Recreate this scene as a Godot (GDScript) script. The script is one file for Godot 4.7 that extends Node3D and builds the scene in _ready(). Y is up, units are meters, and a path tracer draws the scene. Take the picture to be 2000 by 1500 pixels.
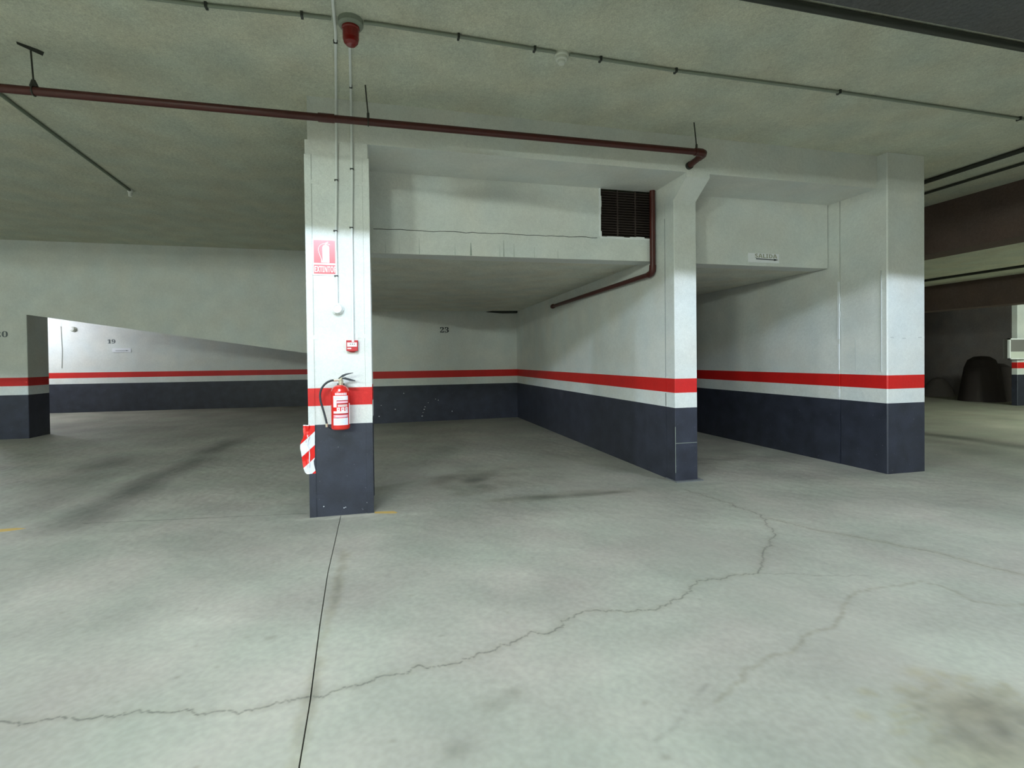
extends Node3D
# Coordinates below are (x to the right, y up, d away from the camera into the garage); V() turns them into Godot's axes.

var used := {}
var paint: StandardMaterial3D
var ceil_paint: StandardMaterial3D
var red_paint: StandardMaterial3D
var black_paint: StandardMaterial3D
var M := {}

const H_BLACK := 0.832
const H_WHITE := 1.0015
const H_RED := 1.1612
const CEIL := 3.765
const BEAM := 3.38


func _ready():
	# ---------- camera, sky, exposure ----------
	var f := 1017.08
	var cam := Camera3D.new()
	cam.name = "camera"
	add_child(cam)
	cam.set_frustum(1500.0 / f * 0.05, Vector2(0, (714.78 - 750.0) / f * 0.05), 0.05, 120.0)
	var ya := 0.2478
	var pi := -0.0127
	var ro := 0.0116
	var fwd := V(sin(ya) * cos(pi), sin(pi), cos(ya) * cos(pi)).normalized()
	var rgt := V(cos(ya), 0, -sin(ya)).normalized()
	var up := rgt.cross(fwd).normalized()
	var r2 := rgt * cos(ro) - up * sin(ro)
	var u2 := rgt * sin(ro) + up * cos(ro)
	cam.global_transform = Transform3D(Basis(r2, u2, -fwd), V(0, 1.4, 0))
	cam.current = true

	var env := Environment.new()
	env.background_mode = Environment.BG_COLOR
	env.background_color = Color(0, 0, 0)
	env.tonemap_mode = Environment.TONE_MAPPER_LINEAR
	env.tonemap_exposure = 1.1
	env.sdfgi_enabled = true
	env.ssao_enabled = true
	env.ssil_enabled = true
	var we := WorldEnvironment.new()
	we.name = "world_environment"
	we.environment = env
	add_child(we)

	make_materials()
	# ---------- lamps (outside the frame, hoods keep their light below one plane) ----------
	lamp(-0.78, 2.1, 0.82, "hooded tube lamp over the aisle in front of the extinguisher column")
	lamp(0.70, 1.15, 0.35, "hooded tube lamp over the aisle, facing the bay numbered 23")
	lamp(2.45, 0.6, 0.7, "added hooded fill lamp hung from the ceiling right of the one facing the bay numbered 23")  # fill lamp, added to brighten the second bay's right wall
	lamp(5.2, 1.1, 1.05, "hooded tube lamp near the ceiling in front of the wide corner pillar")
	lamp(-6.6, 2.5, 2.3, "added strong hooded fill lamp at the far left end of the row of hooded lamps")  # added out of view to lift the walls beside the bays
	# bare tubes farther off in the garage, some added as fill light
	bare_lamp(-6.5, -4.6, 3.44, 2.8, "bare tube lamp behind the viewer, leftmost of the bare row")
	bare_lamp(-3.2, -4.6, 3.22, 1.7, "bare tube lamp behind the viewer, second of the bare row")
	bare_lamp(0.1, -4.6, 3.33, 0.25, "bare tube lamp behind the viewer, third of the bare row")
	bare_lamp(-8.6, 6.4, 3.15, 0.2, "added bare fill lamp at the far left in front of the ramp's side")  # fill put in to brighten the ramp side and the left ceiling
	bare_lamp(-10.0, 16.0, 2.9, 0.72, "bare tube lamp behind the ramp, lighting the wall numbered 19", Color(0.92, 0.94, 1.0))
	bare_lamp(14.5, 4.2, 2.75, 2.6, "added bare fill lamp under the lower ceiling past the corner pillar")  # added fill for the area past the corner pillar

	shell()
	columns()
	bays()
	beams()
	ramp()
	pipes()
	conduits()
	column_fittings()
	extinguisher()
	hazard_guard()
	signs()
	far_right()


# ======================= helpers =======================
func V(x: float, y: float, d: float) -> Vector3:
	return Vector3(x, y, -d)


func numbered(n: String) -> String:
	if not used.has(n):
		used[n] = 0
		return n
	used[n] += 1
	return "%s_%03d" % [n, used[n]]


func tag(o: Node, label: String, category: String, group := "", kind := ""):
	o.set_meta("label", label)
	o.set_meta("category", category)
	if group != "":
		o.set_meta("group", group)
	if kind != "":
		o.set_meta("kind", kind)


func thing(n: String, label: String, category: String, at := Vector3.ZERO, group := "", kind := "") -> Node3D:
	var o := Node3D.new()
	o.name = numbered(n)
	add_child(o, true)
	o.position = at
	tag(o, label, category, group, kind)
	return o


func st_new() -> SurfaceTool:
	var st := SurfaceTool.new()
	st.begin(Mesh.PRIMITIVE_TRIANGLES)
	return st


# commits a shape given in scene axes as one mesh under parent (whose position is taken off)
func obj(n: String, st: SurfaceTool, m: Material, parent: Node3D = null) -> MeshInstance3D:
	var mi := MeshInstance3D.new()
	mi.mesh = st.commit()
	mi.material_override = null
	mi.mesh.surface_set_material(0, m)
	mi.cast_shadow = GeometryInstance3D.SHADOW_CASTING_SETTING_ON
	if parent == null:
		mi.name = numbered(n)
		add_child(mi, true)
	else:
		mi.name = n
		parent.add_child(mi, true)
		mi.position = -parent.position
		if parent.get_parent() != self:
			mi.position = -parent.position - (parent.get_parent() as Node3D).position
	return mi


func tri(st: SurfaceTool, a: Vector3, b: Vector3, c: Vector3, out: Vector3, uvs = null):
	var n := (b - a).cross(c - a)
	if n.length() < 1e-12:
		return
	n = n.normalized()
	var order := [0, 1, 2]
	if n.dot(out) > 0.0:
		order = [0, 2, 1]
	else:
		n = -n
	var p := [a, b, c]
	for k in order:
		st.set_normal(n)
		if uvs != null:
			st.set_uv(uvs[k])
		st.add_vertex(p[k])


func quad(st: SurfaceTool, a: Vector3, b: Vector3, c: Vector3, d: Vector3, out: Vector3, uvs = null):
	if uvs == null:
		tri(st, a, b, c, out)
		tri(st, a, c, d, out)
	else:
		tri(st, a, b, c, out, [uvs[0], uvs[1], uvs[2]])
		tri(st, a, c, d, out, [uvs[0], uvs[2], uvs[3]])


func bx(st: SurfaceTool, x0: float, x1: float, y0: float, y1: float, d0: float, d1: float):
	var c := [V(x0, y0, d0), V(x1, y0, d0), V(x1, y1, d0), V(x0, y1, d0), V(x0, y0, d1), V(x1, y0, d1), V(x1, y1, d1), V(x0, y1, d1)]
	quad(st, c[0], c[1], c[2], c[3], V(0, 0, -1))
	quad(st, c[4], c[5], c[6], c[7], V(0, 0, 1))
	quad(st, c[0], c[3], c[7], c[4], V(-1, 0, 0))
	quad(st, c[1], c[2], c[6], c[5], V(1, 0, 0))
	quad(st, c[0], c[1], c[5], c[4], V(0, -1, 0))
	quad(st, c[3], c[2], c[6], c[7], V(0, 1, 0))


func box(x0: float, x1: float, y0: float, y1: float, d0: float, d1: float) -> SurfaceTool:
	var st := st_new()
	bx(st, x0, x1, y0, y1, d0, d1)
	return st


# a polygon given in 3D (planar), swept along off; caps and sides
func sweep(st: SurfaceTool, pts: Array, off: Vector3):
	var n := pts.size()
	var mid := Vector3.ZERO
	for p in pts:
		mid += p / n
	var u: Vector3 = (pts[1] - pts[0]).normalized()
	var w := off.normalized()
	w = (w - u * w.dot(u)).normalized()
	var v := w.cross(u).normalized()
	var nn := Vector3.ZERO
	for i in n:
		nn += (pts[i] - mid).cross(pts[(i + 1) % n] - mid)
	nn = nn.normalized()
	v = nn.cross(u).normalized()
	var flat := PackedVector2Array()
	for p in pts:
		flat.append(Vector2((p - mid).dot(u), (p - mid).dot(v)))
	var idx := Geometry2D.triangulate_polygon(flat)
	var side := signf(off.dot(nn))
	for k in range(0, idx.size(), 3):
		tri(st, pts[idx[k]], pts[idx[k + 1]], pts[idx[k + 2]], -nn * side)
		tri(st, pts[idx[k]] + off, pts[idx[k + 1]] + off, pts[idx[k + 2]] + off, nn * side)
	for i in n:
		var a: Vector3 = pts[i]
		var b: Vector3 = pts[(i + 1) % n]
		var out := (b - a).cross(nn)
		quad(st, a, b, b + off, a + off, out)


# upright prism: plan points (x, d) from y0 to y1
func prism(st: SurfaceTool, plan: Array, y0: float, y1: float):
	var pts := []
	for p in plan:
		pts.append(V(p[0], y0, p[1]))
	sweep(st, pts, Vector3(0, y1 - y0, 0))


func rect_plan(x0: float, x1: float, d0: float, d1: float, c := 0.008) -> Array:
	return [[x0 + c, d0], [x1 - c, d0], [x1, d0 + c], [x1, d1 - c], [x1 - c, d1], [x0 + c, d1], [x0, d1 - c], [x0, d0 + c]]


func tube(st: SurfaceTool, pts: Array, r: float, seg := 12, caps := true):
	var rings := []
	var nrm := []
	var last := Vector3.ZERO
	for i in pts.size():
		var t: Vector3
		if i == 0:
			t = pts[1] - pts[0]
		elif i == pts.size() - 1:
			t = pts[i] - pts[i - 1]
		else:
			t = (pts[i + 1] - pts[i]).normalized() + (pts[i] - pts[i - 1]).normalized()
		t = t.normalized()
		var a := last
		if i == 0:
			a = Vector3.UP if absf(t.y) < 0.9 else Vector3.RIGHT
		a = (a - t * a.dot(t)).normalized()
		last = a
		var b := t.cross(a)
		var ring := []
		var ns := []
		for k in seg:
			var an := TAU * k / seg
			var o := a * cos(an) + b * sin(an)
			ns.append(o)
			ring.append(pts[i] + o * r)
		rings.append(ring)
		nrm.append(ns)
	for i in pts.size() - 1:
		for k in seg:
			var k2 := (k + 1) % seg
			smooth_quad(st, [rings[i][k], rings[i][k2], rings[i + 1][k2], rings[i + 1][k]], [nrm[i][k], nrm[i][k2], nrm[i + 1][k2], nrm[i + 1][k]])
	if caps:
		for e in [0, pts.size() - 1]:
			var out: Vector3 = (pts[0] - pts[1]) if e == 0 else (pts[e] - pts[e - 1])
			for k in range(1, seg - 1):
				tri(st, rings[e][0], rings[e][k], rings[e][k + 1], out)


func smooth_quad(st: SurfaceTool, p: Array, n: Array, uvs = null):
	for t in [[0, 1, 2], [0, 2, 3]]:
		var g: Vector3 = (p[t[1]] - p[t[0]]).cross(p[t[2]] - p[t[0]])
		if g.length() < 1e-13:
			continue
		var o: Array = t
		if g.dot(n[t[0]] + n[t[1]] + n[t[2]]) > 0.0:
			o = [t[0], t[2], t[1]]
		for k in o:
			st.set_normal(n[k])
			if uvs != null:
				st.set_uv(uvs[k])
			st.add_vertex(p[k])


# profile points (radius, height along axis) turned about an axis
func lathe(st: SurfaceTool, prof: Array, at: Vector3, axis := Vector3.UP, seg := 28):
	var w := axis.normalized()
	var a := (Vector3.RIGHT if absf(w.x) < 0.9 else Vector3.UP)
	a = (a - w * a.dot(w)).normalized()
	var b := w.cross(a)
	for i in prof.size() - 1:
		var dr: float = prof[i + 1][0] - prof[i][0]
		var dh: float = prof[i + 1][1] - prof[i][1]
		if absf(dr) + absf(dh) < 1e-9:
			continue
		for k in seg:
			var p := []
			var n := []
			for s in [[i, k], [i, k + 1], [i + 1, k + 1], [i + 1, k]]:
				var an: float = TAU * s[1] / seg
				var o := a * cos(an) + b * sin(an)
				p.append(at + o * prof[s[0]][0] + w * prof[s[0]][1])
				n.append((o * dh - w * dr).normalized())
			smooth_quad(st, p, n)


func mat(c: Color, rough := 0.6, metal := 0.0) -> StandardMaterial3D:
	var m := StandardMaterial3D.new()
	m.albedo_color = c
	m.roughness = rough
	m.metallic = metal
	return m


func lin(r: float, g: float, b: float) -> Color:
	return Color(r, g, b).linear_to_srgb()


func noise_img(sz: int, seed_: int, freq: float, oct: int) -> Image:
	var n := FastNoiseLite.new()
	n.seed = seed_
	n.noise_type = FastNoiseLite.TYPE_SIMPLEX_SMOOTH
	n.frequency = freq
	n.fractal_octaves = oct
	return n.get_seamless_image(sz, sz, false, false, 0.12, true)


# concrete-like mottling as a multiplier picture: mean near 1
func mottled(sz: int, seed_: int, coarse: float, fine: float, grain: float, tint: float) -> ImageTexture:
	var a := noise_img(sz, seed_, 5.0 / sz, 3).get_data()
	var b := noise_img(sz, seed_ + 7, 40.0 / sz, 3).get_data()
	var c := noise_img(sz, seed_ + 13, 4.0 / sz, 2).get_data()
	var rng := RandomNumberGenerator.new()
	rng.seed = seed_
	var out := PackedByteArray()
	out.resize(sz * sz * 3)
	for i in sz * sz:
		var l := 0.9 + coarse * (a[i] / 255.0 - 0.5) + fine * (b[i] / 255.0 - 0.5) + grain * (rng.randf() - 0.5)
		var t := tint * (c[i] / 255.0 - 0.5)
		out[i * 3] = clampi(int(255.0 * (l + t)), 0, 255)
		out[i * 3 + 1] = clampi(int(255.0 * l), 0, 255)
		out[i * 3 + 2] = clampi(int(255.0 * (l - t * 0.8)), 0, 255)
	var im := Image.create_from_data(sz, sz, false, Image.FORMAT_RGB8, out)
	im.generate_mipmaps()
	return ImageTexture.create_from_image(im)


func bump(sz: int, seed_: int, freq: float, strength: float) -> ImageTexture:
	var im := noise_img(sz, seed_, freq / sz, 4)
	im.convert(Image.FORMAT_RGBA8)
	im.bump_map_to_normal_map(strength)
	return ImageTexture.create_from_image(im)


func tri_mat(c: Color, tex: Texture2D, nrm: Texture2D, scale: float, rough: float, nscale := 0.4) -> StandardMaterial3D:
	var m := mat(c, rough)
	m.albedo_texture = tex
	if nrm:
		m.normal_enabled = true
		m.normal_texture = nrm
		m.normal_scale = nscale
	m.uv1_triplanar = true
	m.uv1_world_triplanar = true
	m.uv1_scale = Vector3.ONE * scale
	return m


func make_materials():
	var wall_tex := mottled(512, 3, 0.05, 0.03, 0.06, 0.025)
	var ceil_tex := mottled(512, 21, 0.08, 0.06, 0.13, 0.035)
	var rough_n := bump(512, 5, 60.0, 3.0)
	paint = tri_mat(lin(0.88, 0.90, 0.85), wall_tex, rough_n, 0.34, 0.55, 0.08)
	ceil_paint = tri_mat(lin(0.70, 0.715, 0.58), ceil_tex, rough_n, 0.34, 0.85, 0.25)
	red_paint = tri_mat(lin(0.74, 0.012, 0.009), wall_tex, rough_n, 0.34, 0.5, 0.05)
	var sp := black_texture()
	black_paint = tri_mat(Color(1, 1, 1), sp, rough_n, 0.5, 0.45, 0.06)
	M.soffit = tri_mat(lin(0.84, 0.84, 0.72), ceil_tex, rough_n, 0.34, 0.85, 0.2)  # ceiling tone lightened to stand in for bounce off the bay floor
	M.dark_concrete = tri_mat(lin(0.115, 0.115, 0.115), ceil_tex, rough_n, 0.34, 0.9, 0.6)  # even tone, darker than the ceiling, for the beam above the camera
	M.dark_brown = tri_mat(lin(0.15, 0.10, 0.085), ceil_tex, rough_n, 0.34, 0.9, 0.2)  # even dark brown for the beams past the pillar
	M.dark_wall = tri_mat(lin(0.21, 0.18, 0.17), ceil_tex, rough_n, 0.34, 0.9, 0.2)  # even dark tone shared by the far walls and the sack
	M.pipe = tri_mat(lin(0.085, 0.013, 0.008), ceil_tex, null, 1.7, 0.42)
	M.conduit = mat(lin(0.24, 0.27, 0.22), 0.55)
	M.conduit_white = mat(lin(0.75, 0.78, 0.76), 0.4)
	M.dark_metal = mat(lin(0.045, 0.048, 0.04), 0.55, 0.3)
	M.clip = mat(lin(0.03, 0.035, 0.03), 0.6)
	M.crack = mat(lin(0.06, 0.065, 0.058), 0.95)
	M.plastic_white = mat(lin(0.80, 0.81, 0.78), 0.35)
	M.plastic_cream = mat(lin(0.66, 0.68, 0.6), 0.4)
	M.red_gloss = mat(lin(0.62, 0.022, 0.015), 0.24)
	M.red_gloss.clearcoat_enabled = true
	M.red_gloss.clearcoat = 0.5
	M.red_gloss.clearcoat_roughness = 0.1
	M.red_plastic = mat(lin(0.50, 0.03, 0.035), 0.35)
	M.red_lens = mat(lin(0.20, 0.008, 0.005), 0.25)
	M.sign_red = mat(lin(0.60, 0.075, 0.085), 0.3)
	M.white_print = mat(lin(0.86, 0.87, 0.87), 0.35)
	M.black_rubber = mat(lin(0.022, 0.028, 0.035), 0.5)
	M.brass = mat(lin(0.72, 0.66, 0.5), 0.3, 0.7)
	M.ink = mat(lin(0.03, 0.035, 0.04), 0.8)
	M.ink_soft = mat(lin(0.14, 0.16, 0.17), 0.8)
	M.ink_tan = mat(lin(0.36, 0.36, 0.27), 0.8)
	M.paper = mat(lin(0.86, 0.87, 0.9), 0.5)
	M.hood = mat(lin(0.25, 0.26, 0.25), 0.6)
	M.tube = mat(lin(0.85, 0.88, 0.9), 0.4)
	M.tube.emission_enabled = true
	M.tube.emission = Color(0.92, 0.97, 1.0)
	M.tube.emission_energy_multiplier = 2.0
	M.yellow = mat(lin(0.50, 0.33, 0.09), 0.8)
	M.yellow_worn = mat(lin(0.40, 0.36, 0.18), 0.85)
	M.plaster_white = mat(lin(0.80, 0.82, 0.82), 0.8)
	M.drip = mat(lin(0.30, 0.34, 0.30), 0.8)
	M.drip_pale = mat(lin(0.52, 0.56, 0.52), 0.8)
	M.dark_green = mat(lin(0.16, 0.19, 0.14), 0.6)
	M.vent = mat(lin(0.05, 0.034, 0.029), 0.85)
	M.joint = mat(lin(0.50, 0.52, 0.50), 0.8)
	M.dark_box = mat(lin(0.20, 0.19, 0.18), 0.5)  # dark grey of the cabinet's box
	M.dark_cover = mat(lin(0.022, 0.014, 0.012), 0.8)
	M.steel = mat(lin(0.20, 0.21, 0.21), 0.5, 0.4)
	make_floor_material()


# black band paint with pale scuffs and chips
func black_texture() -> ImageTexture:
	var sz := 1024
	var a := noise_img(sz, 77, 6.0 / sz, 4).get_data()
	var rng := RandomNumberGenerator.new()
	rng.seed = 5
	var out := PackedByteArray()
	out.resize(sz * sz * 3)
	for i in sz * sz:
		var l := 0.82 + 0.35 * (a[i] / 255.0) + 0.22 * (rng.randf() - 0.5)
		out[i * 3] = int(clampf(46.0 * l, 0, 255))
		out[i * 3 + 1] = int(clampf(49.0 * l, 0, 255))
		out[i * 3 + 2] = int(clampf(60.0 * l, 0, 255))
	for k in 260:
		var x := rng.randi_range(0, sz - 1)
		var y := rng.randi_range(0, sz - 1)
		var w := rng.randi_range(2, 5)
		var h := rng.randi_range(1, 4)
		var v := rng.randf_range(75, 125)
		for j in h:
			for i in w:
				if rng.randf() < 0.75:
					var q: int = (((y + j) % sz) * sz + (x + i) % sz) * 3
					out[q] = int(v)
					out[q + 1] = int(v)
					out[q + 2] = int(v + 4)
	var im := Image.create_from_data(sz, sz, false, Image.FORMAT_RGB8, out)
	im.generate_mipmaps()
	return ImageTexture.create_from_image(im)


# ---------- the floor's concrete: 12 m square from x -4.5, d 0 ----------
const FN := 2048
const FS := 12.0
var fl := PackedFloat32Array()
var fb := PackedFloat32Array()


func dab(x: float, d: float, rx: float, rd: float, dark: float, brown := 0.0, hard := 1.0):
	var cx := (x + 4.5) / FS * FN
	var cy := d / FS * FN
	var px := rx / FS * FN
	var py := rd / FS * FN
	for j in range(maxi(0, int(cy - py * 2)), mini(FN - 1, int(cy + py * 2) + 1)):
		for i in range(maxi(0, int(cx - px * 2)), mini(FN - 1, int(cx + px * 2) + 1)):
			var e := pow((i - cx) / px, 2) + pow((j - cy) / py, 2)
			if e < 4.0:
				var w := exp(-e * hard)
				fl[j * FN + i] *= 1.0 - dark * w
				fb[j * FN + i] = maxf(fb[j * FN + i], brown * w)


func streak(pts: Array, width: float, dark: float, jitter: float, rng: RandomNumberGenerator, brown := 0.0, gap := 0.0, halo := 0.0):
	for k in pts.size() - 1:
		var a := Vector2(pts[k][0], pts[k][1])
		var b := Vector2(pts[k + 1][0], pts[k + 1][1])
		var steps := maxi(2, int(a.distance_to(b) / 0.007))
		var nrm := (b - a).orthogonal().normalized()
		var off := 0.0
		for s in steps:
			off = off * 0.92 + rng.randf_range(-1, 1) * jitter * 0.35
			if rng.randf() < gap:
				continue
			var t := float(s) / steps
			var p := a.lerp(b, t) + nrm * off * sin(t * PI)
			dab(p.x, p.y, width, width, dark * rng.randf_range(0.5, 1.0), brown)
			if halo > 0.0 and s % 4 == 0:
				dab(p.x, p.y, width * 7, width * 7, halo * rng.randf_range(0.2, 1.0), brown)


func make_floor_material():
	fl.resize(FN * FN)
	fl.fill(1.0)
	fb.resize(FN * FN)
	fb.fill(0.0)
	var rng := RandomNumberGenerator.new()
	rng.seed = 41
	# the long crack from the joint to the right
	streak([[-1.9, 2.53], [-1.467, 2.462], [-1.175, 2.389], [-0.84, 2.344], [-0.643, 2.30], [-0.478, 2.281], [-0.315, 2.303], [-0.205, 2.314], [-0.111, 2.325], [0.018, 2.364], [0.145, 2.41], [0.294, 2.378], [0.472, 2.428], [0.642, 2.499], [0.808, 2.513], [1.073, 2.686], [1.459, 2.59], [1.67, 2.672], [1.897, 2.861], [2.144, 2.871], [2.343, 2.856], [2.624, 3.146], [2.984, 3.435], [3.134, 3.725], [3.24, 3.9], [3.235, 4.0], [3.19, 4.46], [3.1, 4.9]], 0.0045, 0.36, 0.034, rng, 0.05, 0.05, 0.03)
	streak([[2.343, 2.856], [2.55, 2.80], [2.75, 2.70], [3.0, 2.62]], 0.0055, 0.12, 0.03, rng)
	streak([[3.235, 3.813], [3.383, 3.42], [3.637, 3.069], [3.787, 2.812], [3.859, 2.511], [4.0, 2.2]], 0.005, 0.22, 0.03, rng, 0.1, 0.1, 0.03)
	streak([[1.30, 1.83], [1.689, 2.028], [1.938, 2.084], [2.251, 2.182], [2.625, 2.438], [2.978, 2.481], [3.225, 2.486], [3.263, 2.364], [3.229, 2.203], [3.337, 2.122], [3.7, 2.1]], 0.013, 0.05, 0.03, rng, 0.1, 0.35)
	streak([[0.95, 1.70], [1.1, 1.78], [1.35, 1.95]], 0.012, 0.04, 0.02, rng, 0.0, 0.4)
	# dirt gathered along the saw cut
	for k in 90:
		var d := rng.randf_range(1.2, 4.0)
		dab(-0.30 + 0.022 * (2.5 - d) * -1.0 + rng.randf_range(-0.02, 0.02), d, 0.025, 0.06, rng.randf_range(0.01, 0.045), 0.15)
	# oil stain, lower right
	for k in 200:
		var p := Vector2(rng.randfn(2.22, 0.17), rng.randfn(1.49, 0.12))
		dab(p.x, p.y, rng.randf_range(0.015, 0.06), rng.randf_range(0.012, 0.045), rng.randf_range(0.01, 0.05), 0.3)
	dab(2.24, 1.52, 0.26, 0.15, 0.07, 0.35)
	dab(2.05, 1.33, 0.30, 0.14, 0.09, 0.35)
	# small spots
	for q in [[-0.40, 1.92, 0.014], [0.02, 1.95, 0.013], [-0.64, 2.0, 0.012], [-0.56, 2.85, 0.03], [0.24, 1.84, 0.055], [0.42, 2.05, 0.06], [0.52, 2.1, 0.05], [0.95, 1.62, 0.02], [1.02, 1.9, 0.016], [-0.9, 2.6, 0.012]]:
		dab(q[0], q[1], q[2], q[2] * 0.8, 0.11, 0.05)
	for k in 500:
		dab(rng.randf_range(-4.4, 7.4), rng.randf_range(0.6, 9), rng.randf_range(0.006, 0.02), rng.randf_range(0.006, 0.02), rng.randf_range(0.02, 0.09), 0.05)
	for k in 220:
		dab(rng.randf_range(-4.2, 7.2), rng.randf_range(0.8, 10), rng.randf_range(0.12, 0.5), rng.randf_range(0.05, 0.2), rng.randf_range(-0.05, 0.055))
	# wheel tracks, dirt, darker and paler patches in the bays
	for k in 70:
		var d := rng.randf_range(5.2, 10.5)
		dab(rng.randfn(-2.62, 0.10), d, 0.16, 0.35, rng.randf_range(0.02, 0.085))
		dab(rng.randfn(-3.6, 0.25), rng.randf_range(5.5, 9.5), 0.2, 0.35, rng.randf_range(0.0, 0.05))
	for k in 60:
		dab(rng.randfn(1.05, 0.22), rng.randfn(6.0, 0.28), 0.12, 0.10, rng.randf_range(0.02, 0.10), 0.05)
	for k in 60:
		dab(rng.randfn(0.9, 0.4), rng.randf_range(6.0, 10.5), 0.2, 0.35, rng.randf_range(-0.03, 0.03), 0.05)
	for k in 40:
		dab(rng.randf_range(1.1, 2.6), rng.randfn(5.02, 0.05), 0.14, 0.05, rng.randf_range(0.02, 0.09), 0.1)
		dab(rng.randf_range(3.8, 5.4), rng.randfn(6.2, 0.25), 0.16, 0.07, rng.randf_range(0.01, 0.06))  # darker band across the second bay's floor, right of the post
		dab(rng.randf_range(-0.3, 0.4), rng.randfn(4.82, 0.03), 0.05, 0.03, rng.randf_range(-0.05, 0.02))
	streak([[-2.55, 5.35], [-1.55, 5.22], [-0.67, 5.107]], 0.007, 0.20, 0.01, rng)
	streak([[0.15, 4.95], [0.8, 4.92], [1.6, 4.90], [2.4, 4.95]], 0.006, 0.08, 0.01, rng, 0.1, 0.3)
	# pale plaster swept round the column foot
	for k in 60:
		dab(rng.randf_range(-0.75, 0.0), rng.randfn(4.90, 0.03), 0.06, 0.02, rng.randf_range(-0.06, 0.0))
	var a := noise_img(FN, 61, 9.0 / FN, 4).get_data()
	var b := noise_img(FN, 62, 260.0 / FN, 2).get_data()
	var c := noise_img(FN, 63, 12.0 / FN, 3).get_data()
	var out := PackedByteArray()
	out.resize(FN * FN * 3)
	for i in FN * FN:
		var l := fl[i] * (0.86 + 0.17 * (a[i] / 255.0) + 0.09 * (b[i] / 255.0))
		var t := 0.055 * (c[i] / 255.0 - 0.5)
		var br := fb[i]
		out[i * 3] = clampi(int(150.0 * l * (1.0 + t)), 0, 255)
		out[i * 3 + 1] = clampi(int(148.0 * l * (1.0 - 0.06 * br)), 0, 255)
		out[i * 3 + 2] = clampi(int(134.0 * l * (1.0 - 0.26 * br + t * 0.4)), 0, 255)
	fl.resize(0)
	fb.resize(0)
	var im := Image.create_from_data(FN, FN, false, Image.FORMAT_RGB8, out)
	im.generate_mipmaps()
	var m := mat(Color(1, 1, 1), 0.62)
	m.albedo_texture = ImageTexture.create_from_image(im)
	m.normal_enabled = true
	m.normal_texture = bump(512, 9, 70.0, 2.0)
	m.normal_scale = 0.15
	m.uv1_scale = Vector3.ONE
	m.metallic_specular = 0.4
	M.floor = m


func floor_slab(plan: Array, parent: Node3D):
	var st := st_new()
	var flat := PackedVector2Array()
	for p in plan:
		flat.append(Vector2(p[0], p[1]))
	var idx := Geometry2D.triangulate_polygon(flat)
	for k in range(0, idx.size(), 3):
		var t := []
		var uv := []
		for q in 3:
			var p := flat[idx[k + q]]
			t.append(V(p.x, 0, p.y))
			uv.append(Vector2((p.x + 4.5) / FS, p.y / FS))
		tri(st, t[0], t[1], t[2], Vector3.UP, uv)
		tri(st, t[0] + Vector3.DOWN * 0.15, t[1] + Vector3.DOWN * 0.15, t[2] + Vector3.DOWN * 0.15, Vector3.DOWN, uv)
	var area := 0.0
	for i in flat.size():
		area += flat[i].cross(flat[(i + 1) % flat.size()])
	for i in flat.size():
		var p := flat[i]
		var q := flat[(i + 1) % flat.size()]
		var o := (q - p).orthogonal() * (-signf(area))
		var uv := Vector2((p.x + 4.5) / FS, p.y / FS)
		quad(st, V(p.x, 0, p.y), V(q.x, 0, q.y), V(q.x, -0.15, q.y), V(p.x, -0.15, p.y), V(o.x, 0, o.y), [uv, uv, uv, uv])
	obj("floor_slab", st, M.floor, parent)


# ======================= lamps =======================
func lamp(x: float, d: float, power: float, label: String, y_fix := -1.0):
	var y := 3.805 - 0.253 * d - 0.046 * x
	var top := BEAM if d > 1.2 and d < 2.4 else CEIL
	if y_fix > 0.0:
		y = y_fix
	var k := -0.046
	var o := thing("tube_lamp", label, "lamp", V(x, y, d), "hooded tube lamps")
	var e := Vector3(1, k, 0)
	var st := st_new()
	# hood: roof and two skirts, their lower edges in the cut-off plane
	var prof := [[-0.45, -0.1139], [-0.435, -0.106], [-0.06, 0.052], [0.06, 0.052], [0.435, -0.106], [0.45, -0.1139], [0.45, -0.106], [0.065, 0.062], [-0.065, 0.062], [-0.45, -0.106]]
	var pts := []
	for p in prof:
		pts.append(V(x, y + p[1], d + p[0]) - e * 0.68)
	sweep(st, pts, e * 1.36)
	obj("hood", st, M.hood, o)
	for s in [-1, 1]:
		var cap := st_new()
		var cp := []
		for p in [[-0.435, -0.106], [-0.06, 0.052], [0.06, 0.052], [0.435, -0.106]]:
			cp.append(V(x, y + p[1], d + p[0]) + e * 0.66 * s)
		sweep(cap, cp, e * 0.012 * s)
		obj("end_cap", cap, M.hood, o)
	var tb := st_new()
	tube(tb, [V(x, y + 0.03, d) - e * 0.6, V(x, y + 0.03, d) + e * 0.6], 0.013, 12)
	obj("fluorescent_tube", tb, M.tube, o)
	for s in [-1, 1]:
		var rod := st_new()
		tube(rod, [V(x, y + 0.06, d) + e * 0.5 * s, Vector3(x + 0.5 * s, top, -d)], 0.006, 8)
		obj("hanger", rod, M.dark_metal, o)
	tube_lights(o, e, Vector3.ZERO, power, Color(0.865, 0.925, 1.0), 0.01)


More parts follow.
